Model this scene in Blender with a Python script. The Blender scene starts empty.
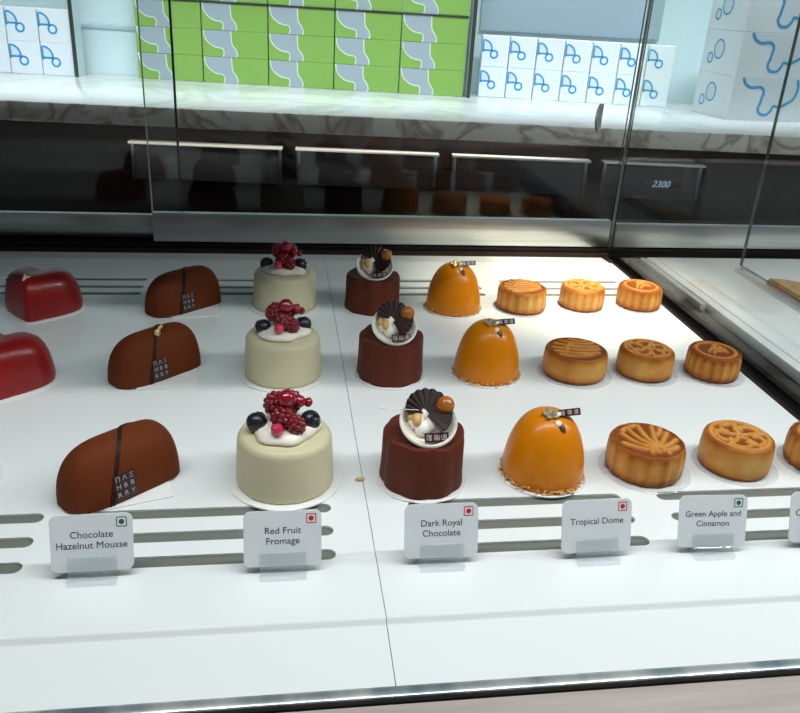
import bpy, bmesh, math, random
from mathutils import Vector, Matrix
random.seed(7)
PI = math.pi
SC = bpy.context.scene
COL = SC.collection

# ------------------------------------------------------------------ materials
MATS = {}
def new_mat(name):
    m = bpy.data.materials.new(name); m.use_nodes = True
    nt = m.node_tree
    return m, nt, nt.nodes['Principled BSDF']
def mat(name, col, rough=.5, metal=0, spec=.5, coat=0, bump=0, bscale=60, var=0, emis=None, es=0, sss=0):
    m, nt, b = new_mat(name)
    b.inputs['Base Color'].default_value = (*col, 1)
    b.inputs['Roughness'].default_value = rough
    b.inputs['Metallic'].default_value = metal
    b.inputs['Specular IOR Level'].default_value = spec
    b.inputs['Coat Weight'].default_value = coat
    b.inputs['Coat Roughness'].default_value = .05
    if emis:
        b.inputs['Emission Color'].default_value = (*emis, 1)
        b.inputs['Emission Strength'].default_value = es
    if bump or var:
        tc = nt.nodes.new('ShaderNodeTexCoord')
        n = nt.nodes.new('ShaderNodeTexNoise'); n.inputs['Scale'].default_value = bscale; n.inputs['Detail'].default_value = 5
        nt.links.new(tc.outputs['Object'], n.inputs['Vector'])
        if bump:
            bp = nt.nodes.new('ShaderNodeBump'); bp.inputs['Strength'].default_value = bump; bp.inputs['Distance'].default_value = .002
            nt.links.new(n.outputs['Fac'], bp.inputs['Height']); nt.links.new(bp.outputs['Normal'], b.inputs['Normal'])
        if var:
            r = nt.nodes.new('ShaderNodeValToRGB')
            r.color_ramp.elements[0].position = .3; r.color_ramp.elements[1].position = .7
            r.color_ramp.elements[0].color = (*[c*(1-var) for c in col], 1)
            r.color_ramp.elements[1].color = (*[min(1, c*(1+var)) for c in col], 1)
            nt.links.new(n.outputs['Fac'], r.inputs['Fac']); nt.links.new(r.outputs['Color'], b.inputs['Base Color'])
    MATS[name] = m
    return m
def glass_mat(name, ior, tint, diff=0, dcol=(.8, .85, .88), rough=.0):
    m, nt, b = new_mat(name); nt.nodes.remove(b)
    out = nt.nodes['Material Output']
    ge = nt.nodes.new('ShaderNodeNewGeometry'); dt = nt.nodes.new('ShaderNodeVectorMath'); dt.operation = 'DOT_PRODUCT'
    nt.links.new(ge.outputs['Normal'], dt.inputs[0]); nt.links.new(ge.outputs['Incoming'], dt.inputs[1])
    def mth(op, a, b=None):      # Schlick's reflectance, the same from both faces of the sheet
        n = nt.nodes.new('ShaderNodeMath'); n.operation = op
        for i, v in enumerate((a, b)):
            if v is None: continue
            if isinstance(v, (int, float)): n.inputs[i].default_value = v
            else: nt.links.new(v, n.inputs[i])
        return n.outputs[0]
    R0 = ((ior-1)/(ior+1))**2
    frv = mth('ADD', mth('MULTIPLY', mth('POWER', mth('SUBTRACT', 1.0, mth('ABSOLUTE', dt.outputs['Value'])), 5.0), 1-R0), R0)
    tr = nt.nodes.new('ShaderNodeBsdfTransparent'); tr.inputs['Color'].default_value = (*tint, 1)
    gl = nt.nodes.new('ShaderNodeBsdfGlossy'); gl.inputs['Roughness'].default_value = rough
    mx = nt.nodes.new('ShaderNodeMixShader')
    nt.links.new(frv, mx.inputs[0]); nt.links.new(tr.outputs[0], mx.inputs[1]); nt.links.new(gl.outputs[0], mx.inputs[2])
    last = mx
    if diff:
        df = nt.nodes.new('ShaderNodeBsdfDiffuse'); df.inputs['Color'].default_value = (*dcol, 1)
        m2 = nt.nodes.new('ShaderNodeMixShader'); m2.inputs[0].default_value = diff
        nt.links.new(mx.outputs[0], m2.inputs[1]); nt.links.new(df.outputs[0], m2.inputs[2]); last = m2
    nt.links.new(last.outputs[0], out.inputs['Surface'])
    MATS[name] = m
    return m
def streak_mat(name, c0, c1, rough, metal, scale, lo=.3, hi=.7, bump=0):
    m, nt, b = new_mat(name)
    tc = nt.nodes.new('ShaderNodeTexCoord'); mp = nt.nodes.new('ShaderNodeMapping'); mp.inputs['Scale'].default_value = scale
    n = nt.nodes.new('ShaderNodeTexNoise'); n.inputs['Scale'].default_value = 1; n.inputs['Detail'].default_value = 6
    r = nt.nodes.new('ShaderNodeValToRGB')
    r.color_ramp.elements[0].position = lo; r.color_ramp.elements[1].position = hi
    r.color_ramp.elements[0].color = (*c0, 1); r.color_ramp.elements[1].color = (*c1, 1)
    L = nt.links.new
    L(tc.outputs['Object'], mp.inputs['Vector']); L(mp.outputs['Vector'], n.inputs['Vector']); L(n.outputs['Fac'], r.inputs['Fac']); L(r.outputs['Color'], b.inputs['Base Color'])
    b.inputs['Roughness'].default_value = rough; b.inputs['Metallic'].default_value = metal
    if bump:
        bp = nt.nodes.new('ShaderNodeBump'); bp.inputs['Strength'].default_value = bump; bp.inputs['Distance'].default_value = .002
        L(n.outputs['Fac'], bp.inputs['Height']); L(bp.outputs['Normal'], b.inputs['Normal'])
    MATS[name] = m
def marble_mat(name, base, vein, rough, scale, thr):
    m, nt, b = new_mat(name); L = nt.links.new
    tc = nt.nodes.new('ShaderNodeTexCoord')
    n1 = nt.nodes.new('ShaderNodeTexNoise'); n1.inputs['Scale'].default_value = scale; n1.inputs['Detail'].default_value = 6
    n1.inputs['Distortion'].default_value = 1.2
    a = nt.nodes.new('ShaderNodeMath'); a.operation = 'SUBTRACT'; a.inputs[1].default_value = .5
    ab = nt.nodes.new('ShaderNodeMath'); ab.operation = 'ABSOLUTE'
    r = nt.nodes.new('ShaderNodeValToRGB')
    r.color_ramp.elements[0].position = 0; r.color_ramp.elements[0].color = (*vein, 1)
    r.color_ramp.elements[1].position = thr; r.color_ramp.elements[1].color = (*base, 1)
    L(tc.outputs['Object'], n1.inputs['Vector']); L(n1.outputs['Fac'], a.inputs[0]); L(a.outputs[0], ab.inputs[0]); L(ab.outputs[0], r.inputs['Fac']); L(r.outputs['Color'], b.inputs['Base Color'])
    b.inputs['Roughness'].default_value = rough
    MATS[name] = m
def bake_mat():
    m, nt, b = new_mat('baked_crust'); L = nt.links.new
    at = nt.nodes.new('ShaderNodeAttribute'); at.attribute_name = 'bake'
    tc = nt.nodes.new('ShaderNodeTexCoord')
    n = nt.nodes.new('ShaderNodeTexNoise'); n.inputs['Scale'].default_value = 70; n.inputs['Detail'].default_value = 4
    L(tc.outputs['Object'], n.inputs['Vector'])
    mm = nt.nodes.new('ShaderNodeMath'); mm.operation = 'MULTIPLY_ADD'; mm.inputs[1].default_value = .5; mm.inputs[2].default_value = -.25
    L(n.outputs['Fac'], mm.inputs[0])
    ad = nt.nodes.new('ShaderNodeMath'); ad.operation = 'ADD'
    L(at.outputs['Fac'], ad.inputs[0]); L(mm.outputs[0], ad.inputs[1])
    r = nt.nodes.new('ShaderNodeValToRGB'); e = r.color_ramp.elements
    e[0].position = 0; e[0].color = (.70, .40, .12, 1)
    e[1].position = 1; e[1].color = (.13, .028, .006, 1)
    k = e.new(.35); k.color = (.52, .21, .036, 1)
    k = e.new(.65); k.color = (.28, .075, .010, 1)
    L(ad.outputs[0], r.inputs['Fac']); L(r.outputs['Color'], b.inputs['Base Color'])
    b.inputs['Roughness'].default_value = .42; b.inputs['Specular IOR Level'].default_value = .18
    bp = nt.nodes.new('ShaderNodeBump'); bp.inputs['Strength'].default_value = .15; bp.inputs['Distance'].default_value = .001
    L(n.outputs['Fac'], bp.inputs['Height']); L(bp.outputs['Normal'], b.inputs['Normal'])
    MATS['crust'] = m

mat('deck', (.80, .83, .83), .22, spec=.45)
mat('board', (.86, .86, .85), .35)
glass_mat('film', 1.35, (.985, .985, .985), .10, (.9, .9, .9), .1)
mat('white_glaze', (.62, .56, .37), .4, spec=.4)
mat('cream', (.88, .83, .72), .45)
mat('raspberry', (.20, .005, .013), .25, coat=.25)
mat('redcurrant', (.26, .005, .018), .1, coat=.7)
mat('pink_currant', (.62, .02, .09), .12, coat=.8)
mat('blueberry', (.012, .011, .020), .38, coat=.2, bump=.1, bscale=200)
mat('choc_cake', (.11, .024, .013), .55, spec=.15, bump=.15, bscale=90, var=.12)
mat('dark_choc', (.026, .010, .010), .5, spec=.3)
mat('plaque', (.022, .010, .010), .3)
mat('glyph', (.55, .40, .38), .5)
mat('white_choc', (.86, .82, .74), .3)
mat('caramel', (.40, .12, .01), .12, coat=.6)
mat('nut', (.62, .38, .14), .4)
mat('silver', (.45, .45, .46), .45, metal=.6)
mat('mango', (.66, .20, .001), .28, spec=.3, coat=.06)
mat('flake', (.72, .42, .14), .5, bump=.3, bscale=300, var=.3)
mat('gold', (.85, .62, .25), .28, metal=.8)
mat('grey_leaf', (.26, .21, .13), .45, var=.3, bscale=200)
mat('ivory', (.85, .76, .58), .3)
mat('brown_leaf', (.10, .045, .018), .35)
mat('haz_choc', (.13, .028, .007), .65, spec=.12, bump=.08, bscale=300)
mat('red_glaze', (.26, .006, .006), .32, spec=.4, coat=.08)
mat('card', (.78, .82, .84), .35)
mat('ink', (.02, .022, .025), .6)
mat('red_ink', (.55, .01, .02), .5)
mat('green_ink', (.02, .12, .10), .5)
glass_mat('acrylic', 1.5, (.95, .965, .97), .06, (.88, .92, .94), .02)
glass_mat('pane', 1.38, (.97, .985, .98))
glass_mat('pane_clear', 1.22, (.98, .99, .985))
mat('pane_edge', (.06, .075, .07), .15, spec=.8)
mat('pane_edge_dark', (.02, .025, .024), .15, spec=.8)
streak_mat('steel', (.42, .44, .43), (.56, .58, .57), .3, 1, (3, 3, 160))
streak_mat('trim_steel', (.30, .40, .44), (.85, .88, .86), .3, .75, (26, 2, 2), .38, .62, .6)
mat('dark_frame', (.009, .007, .0065), .45, spec=.2, var=.25, bscale=25)
mat('brown_steel', (.022, .015, .011), .5, spec=.15, var=.3, bscale=30)
mat('slot_pan', (.165, .172, .15), .6, spec=.2)
mat('body', (.05, .05, .05), .5)
streak_mat('wood', (.34, .27, .24), (.52, .45, .42), .45, 0, (6, 70, 70))
mat('black_cabinet', (.006, .0035, .004), .5, spec=.15)
mat('drawer_steel', (.06, .06, .066), .25, metal=.3, spec=.5)
mat('rail_bright', (.9, .86, .8), .4, metal=.3)
mat('digits', (.3, .4, .6), .5, emis=(.55, .7, 1), es=.55)
marble_mat('marble', (.82, .85, .86), (.66, .70, .73), .15, 4, .05)
marble_mat('marble_edge', (.78, .76, .70), (.40, .33, .29), .2, 7, .07)
mat('wall', (.62, .76, .80), .3)
mat('wall_reflection', (.42, .56, .62), .3)
mat('wall_grey', (.40, .50, .58), .18)
mat('ceiling', (.3, .3, .3), .8)
mat('floor', (.12, .11, .1), .4)
mat('green_card', (.22, .40, .08), .5)
mat('print_grey', (.33, .39, .45), .5)
mat('print_pale', (.62, .74, .62), .5)
mat('white_card', (.70, .75, .80), .45)
mat('print_blue', (.02, .28, .56), .45)
mat('print_fill', (.60, .66, .72), .5)
mat('divider_dark', (.035, .04, .04), .3)
mat('divider_face', (.55, .68, .72), .25)
mat('lip', (.42, .47, .45), .35)
mat('bread', (.42, .22, .08), .5, var=.25, bscale=80)
mat('bread_cut', (.50, .28, .11), .6, var=.3, bscale=120)
glass_mat('tint_glass', 1.3, (.75, .77, .77))
glass_mat('frosted', 1.3, (.34, .38, .40), .2, (.6, .62, .62), .3)
bake_mat()

# ------------------------------------------------------------------ helpers (mesh input in millimetres unless stated)
MM = .001
def link(name, bm, m, parent=None, loc=(0, 0, 0), rot=(0, 0, 0), smooth=True, ang=35):
    me = bpy.data.meshes.new(name)
    bm.normal_update(); bm.to_mesh(me); bm.free()
    if isinstance(m, str): m = [m]
    for k in m: me.materials.append(MATS[k])
    o = bpy.data.objects.new(name, me); COL.objects.link(o)
    o.location = loc; o.rotation_euler = rot
    if parent: o.parent = parent
    if smooth:
        me.polygons.foreach_set('use_smooth', [True]*len(me.polygons))
        try: me.set_sharp_from_angle(angle=math.radians(ang))
        except Exception: pass
    return o
def tag(o, label=None, cat=None, group=None, kind=None):
    if label: o['label'] = label
    if cat: o['category'] = cat
    if group: o['group'] = group
    if kind: o['kind'] = kind
    return o
def thing(name, label, cat, loc=(0, 0, 0), rz=0, group=None):
    o = bpy.data.objects.new(name, None); COL.objects.link(o); o.empty_display_size = .02
    o.location = loc; o.rotation_euler = (0, 0, rz)
    return tag(o, label, cat, group)
def BM(): return bmesh.new()
def box(bm, x0, x1, y0, y1, z0, z1, bev=0, seg=2, mi=0, M=None):
    r = bmesh.ops.create_cube(bm, size=1)
    vs = r['verts']
    for v in vs:
        v.co = Vector(((x0+x1)/2+v.co.x*(x1-x0), (y0+y1)/2+v.co.y*(y1-y0), (z0+z1)/2+v.co.z*(z1-z0)))*MM
    fs = list({f for v in vs for f in v.link_faces})
    for f in fs: f.material_index = mi
    if bev:
        es = list({e for v in vs for e in v.link_edges})
        rr = bmesh.ops.bevel(bm, geom=es, offset=bev*MM, segments=seg, affect='EDGES', profile=.5)
        vs = list({v for f in rr['faces'] for v in f.verts} | {v for v in vs if v.is_valid})
    if M: bmesh.ops.transform(bm, matrix=M, verts=[v for v in vs if v.is_valid])
    return vs
def revolve(bm, prof, n=64, rmod=None, cx=0, cy=0, mi=0, capt=True, capb=True):
    rings = []
    for (r, z) in prof:
        if r < 1e-6:
            rings.append([bm.verts.new(Vector((cx, cy, z))*MM)]); continue
        ring = []
        for i in range(n):
            t = 2*PI*i/n
            rr, zz = (rmod(t, r, z) if rmod else (r, z))
            ring.append(bm.verts.new(Vector((cx+rr*math.cos(t), cy+rr*math.sin(t), zz))*MM))
        rings.append(ring)
    for a, b in zip(rings, rings[1:]):
        for i in range(n):
            j = (i+1) % n
            if len(a) == 1 and len(b) == 1: continue
            if len(a) == 1: f = bm.faces.new((a[0], b[j], b[i])) if False else bm.faces.new((a[0], b[i], b[j]))
            elif len(b) == 1: f = bm.faces.new((a[i], a[j], b[0]))
            else: f = bm.faces.new((a[i], a[j], b[j], b[i]))
            f.material_index = mi
    if capb and len(rings[0]) > 1: bm.faces.new(rings[0][::-1]).material_index = mi
    if capt and len(rings[-1]) > 1: bm.faces.new(rings[-1]).material_index = mi
    bmesh.ops.recalc_face_normals(bm, faces=bm.faces)
    return rings
def ball(bm, x, y, z, r, sx=1, sy=1, sz=1, sub=3, R=None):
    M = Matrix.Translation(Vector((x, y, z))*MM)
    if R: M = M @ R
    M = M @ Matrix.Diagonal((sx*r*MM, sy*r*MM, sz*r*MM, 1))
    return bmesh.ops.create_icosphere(bm, subdivisions=sub, radius=1, matrix=M)['verts']
def tube(bm, pts, r, n=8, closed=False):
    pts = [Vector(p) for p in pts]; rings = []
    N = len(pts)
    for i, p in enumerate(pts):
        a = pts[(i-1) % N] if (closed or i > 0) else p
        b = pts[(i+1) % N] if (closed or i < N-1) else p
        d = (b-a).normalized()
        up = Vector((0, 0, 1)) if abs(d.z) < .9 else Vector((1, 0, 0))
        s = d.cross(up).normalized(); u = s.cross(d)
        rr = r[i] if isinstance(r, (list, tuple)) else r
        rings.append([bm.verts.new((p+(s*math.cos(2*PI*k/n)+u*math.sin(2*PI*k/n))*rr)*MM) for k in range(n)])
    for i in range(N if closed else N-1):
        a, b = rings[i], rings[(i+1) % N]
        for k in range(n): bm.faces.new((a[k], a[(k+1) % n], b[(k+1) % n], b[k]))
    if not closed: bm.faces.new(rings[0][::-1]); bm.faces.new(rings[-1])
    bmesh.ops.recalc_face_normals(bm, faces=bm.faces)
def slab(bm, pts, z0, z1, mi=0, M=None):
    """closed 2D outline (mm) extruded from z0 to z1"""
    lo = [bm.verts.new(Vector((x, y, z0))*MM) for x, y in pts]
    hi = [bm.verts.new(Vector((x, y, z1))*MM) for x, y in pts]
    n = len(pts); fs = [bm.faces.new(lo[::-1]), bm.faces.new(hi)]
    for i in range(n): fs.append(bm.faces.new((lo[i], lo[(i+1) % n], hi[(i+1) % n], hi[i])))
    for f in fs: f.material_index = mi
    bmesh.ops.recalc_face_normals(bm, faces=fs)
    if M: bmesh.ops.transform(bm, matrix=M, verts=lo+hi)
    return lo+hi
def ribbon(bm, pts, w, z0, z1, closed=False, mi=0, M=None):
    """flat printed line of width w along 2D points"""
    P = [Vector((x, y)) for x, y in pts]; N = len(P); L = []; R = []
    for i, p in enumerate(P):
        a = P[(i-1) % N] if (closed or i > 0) else p
        b = P[(i+1) % N] if (closed or i < N-1) else p
        d = (b-a).normalized(); n = Vector((-d.y, d.x))
        L.append(p+n*w/2); R.append(p-n*w/2)
    vs = []
    def V(q, z):
        v = bm.verts.new(Vector((q.x, q.y, z))*MM); vs.append(v); return v
    lt = [V(q, z1) for q in L]; rt = [V(q, z1) for q in R]; lb = [V(q, z0) for q in L]; rb = [V(q, z0) for q in R]
    for i in range(N if closed else N-1):
        j = (i+1) % N
        for quad in ((rt[i], rt[j], lt[j], lt[i]), (lb[i], lb[j], rb[j], rb[i]), (lt[i], lt[j], lb[j], lb[i]), (rb[i], rb[j], rt[j], rt[i])):
            bm.faces.new(quad).material_index = mi
    if M: bmesh.ops.transform(bm, matrix=M, verts=vs)
def rrect(w, h, r, n=6, cx=0, cy=0):
    out = []
    for (sx, sy, a0) in ((1, 1, 0), (-1, 1, PI/2), (-1, -1, PI), (1, -1, 3*PI/2)):
        for k in range(n+1):
            a = a0+PI/2*k/n
            out.append((cx+sx*(w/2-r)+r*math.cos(a), cy+sy*(h/2-r)+r*math.sin(a)))
    return out
def arc(cx, cy, rx, a0, a1, n=12, ry=None):
    ry = ry or rx
    return [(cx+rx*math.cos(a0+(a1-a0)*i/n), cy+ry*math.sin(a0+(a1-a0)*i/n)) for i in range(n+1)]
def curve_mesh_2d(splines, z0, z1, bevel=0):
    """filled 2D outlines with holes (mm) as a solid plate, via a filled curve"""
    cu = bpy.data.curves.new('c', 'CURVE'); cu.dimensions = '2D'; cu.fill_mode = 'BOTH'
    cu.extrude = (z1-z0)/2*MM
    for pts in splines:
        s = cu.splines.new('POLY'); s.points.add(len(pts)-1); s.use_cyclic_u = True
        for p, (x, y) in zip(s.points, pts): p.co = (x*MM, y*MM, 0, 1)
    return curve_to_bm(cu, (z0+z1)/2)
def curve_to_bm(cu, dz=0):
    o = bpy.data.objects.new('tmp', cu); COL.objects.link(o)
    bpy.context.view_layer.update()
    dg = bpy.context.evaluated_depsgraph_get()
    me = bpy.data.meshes.new_from_object(o.evaluated_get(dg))
    bm = BM(); bm.from_mesh(me)
    bpy.data.objects.remove(o); bpy.data.meshes.remove(me); bpy.data.curves.remove(cu)
    for v in bm.verts: v.co.z += dz*MM
    return bm
def text_bm(body, size, align='CENTER', shear=0):
    cu = bpy.data.curves.new('t', 'FONT'); cu.body = body; cu.size = size*MM; cu.align_x = align; cu.align_y = 'CENTER'
    cu.extrude = .00006; cu.resolution_u = 4; cu.shear = shear
    return curve_to_bm(cu)
def xform(bm, M): bmesh.ops.transform(bm, matrix=M, verts=bm.verts); return bm
def T(x, y, z): return Matrix.Translation(Vector((x, y, z))*MM)
def RX(a): return Matrix.Rotation(a, 4, 'X')
def RY(a): return Matrix.Rotation(a, 4, 'Y')
def RZ(a): return Matrix.Rotation(a, 4, 'Z')
ORD = ['first', 'second', 'third', 'fourth', 'fifth', 'sixth', 'seventh']

# ------------------------------------------------------------------ camera (x along the counter, y away from the viewer, z up, deck top at z = 0)
CAMZ = .3542
yaw, pitch, roll = .16246865, .42731434, .06000038
f = Vector((math.sin(yaw)*math.cos(pitch), math.cos(yaw)*math.cos(pitch), -math.sin(pitch)))
r = Vector((math.cos(yaw), -math.sin(yaw), 0)); u = r.cross(f)
r2 = r*math.cos(roll)+u*math.sin(roll); u2 = -r*math.sin(roll)+u*math.cos(roll)
cam = bpy.data.cameras.new('camera'); co = bpy.data.objects.new('camera', cam); COL.objects.link(co)
cam.sensor_fit = 'HORIZONTAL'; cam.sensor_width = 36; cam.lens = 36*807.73/800; cam.clip_start = .01; cam.clip_end = 50
Mx = Matrix((r2, u2, -f)).transposed().to_4x4(); Mx.translation = Vector((0, 0, CAMZ)); co.matrix_world = Mx
SC.camera = co

# ------------------------------------------------------------------ the room
def struct(name, bm, m, **k): return tag(link(name, bm, m, **k), kind='structure')
EDGE_Y, SL = 1785.4, -.0692            # back counter's front edge
BA = math.atan(SL)
BR = Matrix.Translation((0, EDGE_Y*MM, 0)) @ RZ(BA)      # back-counter frame (x along its edge, y into its depth)
bm = BM(); box(bm, -3000, 4000, -1500, 3500, -960, -950); struct('floor', bm, 'floor')
bm = BM(); box(bm, -3000, 4000, -1500, 3500, 1900, 1910); struct('ceiling', bm, 'ceiling')
bm = BM(); box(bm, -1500, 2500, 562, 600, -950, 1900); o = struct('wall_back', bm, 'wall'); o.matrix_world = BR
bm = BM(); box(bm, -600, -330, 556, 562, 215, 224, 1.5); o = struct('reflection_strip', bm, 'wall_reflection'); o.matrix_world = BR  # thin strip coloured to imitate the reflected stripe on the wall
bm = BM(); box(bm, 505, 1005, 552, 562, 262, 700, 1.5); o = struct('trim_2', bm, 'wall_grey'); o.matrix_world = BR

# back counter: marble worktop, black cabinet, fridge drawers
bm = BM(); box(bm, -1400, 2300, 0, 560, 60, 100, 2, 2)
for fc in bm.faces:
    if fc.calc_center_median().y < .004: fc.material_index = 1
o = link('marble_worktop', bm, ['marble', 'marble_edge']); o.matrix_world = BR
tag(o, 'white veined marble worktop behind the case carrying the stacked boxes', 'worktop')
rootc = thing('under_counter_cabinet', 'black cabinet carcass under the white marble worktop', 'cabinet'); rootc.matrix_world = BR
bm = BM(); box(bm, -1380, 2280, 45, 555, -948, 60); link('carcass', bm, 'black_cabinet', rootc)
bm = BM(); box(bm, -1380, 2280, 38, 45, 34, 58); link('top_rail', bm, 'black_cabinet', rootc)
bm = BM(); box(bm, -1380, 2280, 60, 100, -950, -850); link('plinth', bm, 'black_cabinet', rootc)
DL = ['leftmost steel fridge drawer under the marble worktop, behind the brown loaf cakes',
      'second steel fridge drawer from the left, behind the dome reflection in the glass',
      'third steel fridge drawer from the left, above the reflected mooncakes',
      'rightmost fridge drawer with a small lit digital display reading 2300']
for i, (x0, x1) in enumerate(((-318, 6), (38, 350), (384, 694), (728, 962))):
    d = thing('fridge_drawer', DL[i], 'drawer', group='fridge drawers under the worktop')
    d.matrix_world = BR @ T(x0, 29, 0)
    w = x1-x0
    bm = BM(); box(bm, 0, w, 0, 15, -58, 22, 2); link('drawer_front', bm, 'drawer_steel', d)
    bm = BM(); box(bm, -2, w+2, -14, 10, 22, 25, 1); box(bm, -2, w+2, -14, -12, 20, 24, .5); link('handle_rail', bm, 'rail_bright', d)
    for xx in (1, w-8):
        bm = BM(); box(bm, xx, xx+7, -4, 1, -57, 20, 1); link('end_trim', bm, 'steel', d)
    if i == 3:
        bm = BM(); box(bm, 104, 196, -1.5, 1, -36, -12, .5); dp = link('display', bm, 'plaque', d)
        bm = text_bm('2300', 21, shear=.3); xform(bm, T(142, -1.7, -24) @ RX(PI/2)); link('digits', bm, 'digits', dp, smooth=False)

# dividers of the wall niche standing on the marble
def divider(x, y, lab):
    bm = BM(); box(bm, -5, 5, 0, 60, 0, 500); link_o = None
    for fc in bm.faces: fc.material_index = 0 if fc.normal.y < -.5 else 1
    o = link('niche_divider', bm, ['divider_dark', 'divider_face'], smooth=False); o.location = (x*MM, y*MM, .1); o.rotation_euler = (0, 0, BA)
    tag(o, lab, 'divider', 'niche dividers on the marble')
divider(-512, 2289, 'dark edged upright divider right of the small white boxes at left')
divider(497, 2178, 'dark edged upright divider between green boxes and white boxes')

# ------------------------------------------------------------------ boxes on the marble
def P_logo(s):
    """blue line logo: quarter arch with stem and a ring at lower right; s = height in mm"""
    bm = BM(); lw = s*.095
    slab(bm, [(0, 0), (.0, .95*s)]+[(x, y) for x, y in arc(0, .47*s, .5*s, PI/2, 0, 10, .48*s)]+[(.5*s, .40*s), (0, .40*s)], 0, .25, mi=1)
    ribbon(bm, [(0, .3*s), (0, .95*s)]+arc(0, .47*s, .5*s, PI/2, 0, 12, .48*s)[1:]+[(.52*s, .34*s)], lw, 0, .5)
    ribbon(bm, [(0, .40*s), (.52*s, .40*s)], lw, 0, .5)
    ribbon(bm, arc(.64*s, .20*s, .20*s, 0, 2*PI, 20)[:-1], lw, 0, .5, closed=True)
    return bm
def green_print(w, h):
    bm = BM()
    left = [(.02, 0), (.03, .2), (.05, .34), (.09, .47), (.16, .60), (.22, .65), (.30, .67), (.325, .74), (.33, .85), (.315, 1)]
    right = [(.52, 1), (.535, .9), (.525, .78), (.50, .66), (.465, .56), (.45, .46), (.445, .3), (.44, 0)]
    q = lambda L: [(a*w, h-b*h) for a, b in L]
    slab(bm, q(left+right), 0, .25, mi=0)
    ribbon(bm, q(left), h*.045, 0, .45, mi=1); ribbon(bm, q(right), h*.045, 0, .45, mi=1)
    return bm
protos = {}
def carton(name, key, w, d, h, m, logo, lx, lz, lmats, loc, rz, lab, group, lid=True):
    if key not in protos:
        bm = BM(); box(bm, 0, w, 0, d, 0, h, 1.1, 1); a = link(name, bm, m); A = a.data; bpy.data.objects.remove(a)
        b = logo(); b = link('print', b, lmats, smooth=False); B = b.data; bpy.data.objects.remove(b)
        protos[key] = (A, B)
    A, B = protos[key]
    o = bpy.data.objects.new(name, A); COL.objects.link(o); o.location = loc; o.rotation_euler = (0, 0, rz)
    tag(o, lab, 'box', group)
    p = bpy.data.objects.new('printed_logo', B); COL.objects.link(p); p.parent = o
    p.location = (lx*MM, 0, lz*MM); p.rotation_euler = (PI/2, 0, 0)
    return o
# green stack
gs = -.152; ga = math.atan(gs)
x0, y0 = -363, 2324
pitchg = 172.2; wg, hg, dg_ = 169.6, 64.5, 46
rown = ['bottom row', 'second row up', 'third row up', 'top row']
for c in range(5):
    for k in range(4):
        x = x0+c*pitchg*math.cos(ga); y = y0+c*pitchg*math.sin(ga)
        carton('green_gift_box', 'green', wg, dg_, hg, 'green_card', lambda: green_print(wg, hg-1), 0, .5, ['print_grey', 'print_pale'],
               (x*MM, y*MM, .1+k*.0648+(.0035 if k == 3 else 0)), ga,
               'green box with grey wave print, %s, %s column from the left' % (rown[k], ORD[c]), 'green boxes stacked on the marble worktop')
bm = BM(); box(bm, -1, 5*pitchg, -3, 44, 0, 3, .4, 1); o = link('gap_line_sheet', bm, 'divider_dark', None, (x0*MM, y0*MM, .1+3*.0648), (0, 0, ga)); tag(o, 'thin dark sheet standing in for the dark gap between the third and top row of green boxes', 'tray')  # added dark sheet that draws the dark gap line between the rows
# small white boxes, right of the green ones
ws = -.155; wa = math.atan(ws)
for c in range(7):
    for k in range(2):
        x = 535+c*72.2; y = 2226+c*72.2*ws
        carton('small_white_box', 'white', 71, 44, 77, 'white_card', lambda: P_logo(46), 3, 22, ['print_blue', 'print_fill'],
               (x*MM, y*MM, .1+k*.0772), wa, 'small white box with blue logo, %s, %s from the green stack' % (('lower row', 'upper row')[k], ORD[c]),
               'small white boxes right of the green stack')
# small white boxes at far left
for k in range(2):
    for c in range(3):
        w = 79
        x = -520+2 - 80.5*(c+1); y = 2302 - (x+520)*.12
        carton('white_logo_box', 'whiteL', w, 40, 79, 'white_card', lambda: P_logo(50), 3, 22, ['print_blue', 'print_fill'],
               (x*MM, y*MM, .1+k*.0793), math.atan(-.12), 'white box with blue logo left of the dark divider, %s, %s from the divider' % (('lower row', 'upper row')[k], ORD[c]),
               'white boxes at the far left of the worktop')
# big white boxes at right: logo on front and on left side
def big_wave():
    bm = BM(); w, h = 300, 100
    pts = [(.16, 1.0), (.19, .86), (.25, .78), (.33, .80), (.37, .70), (.365, .55), (.36, .42), (.35, .28), (.38, .16), (.44, .15), (.475, .26), (.49, .36), (.54, .34), (.60, .42), (.66, .55), (.68, .8), (.66, 1.0)]
    S = []
    for i in range(len(pts)-1):   # Catmull-Rom smoothing
        p0 = Vector(pts[max(0, i-1)]); p1 = Vector(pts[i]); p2 = Vector(pts[i+1]); p3 = Vector(pts[min(len(pts)-1, i+2)])
        for j in range(5):
            t = j/5
            S.append(.5*((2*p1)+(p2-p0)*t+(2*p0-5*p1+4*p2-p3)*t*t+(3*p1-p0-3*p2+p3)*t*t*t))
    S = [((p.x-.08)*w, p.y*h) for p in S]+[((pts[-1][0]-.08)*w, pts[-1][1]*h)]
    slab(bm, S, 0, .3, mi=1); ribbon(bm, S, 7, 0, .6)
    return bm
def side_rings():
    bm = BM()
    for (cx, cy, rx, ry) in ((74, 57, 21, 22), (39, 34, 11, 12)):
        slab(bm, arc(cx, cy, rx, 0, 2*PI, 24, ry)[:-1], 0, .3, mi=1)
        ribbon(bm, arc(cx, cy, rx, 0, 2*PI, 24, ry)[:-1], 4, 0, .6, closed=True)
    return bm
bl = ['bottom of the three large white boxes stacked at right', 'middle of the three large white boxes stacked at right', 'topmost of the three large white boxes stacked at right']
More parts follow.
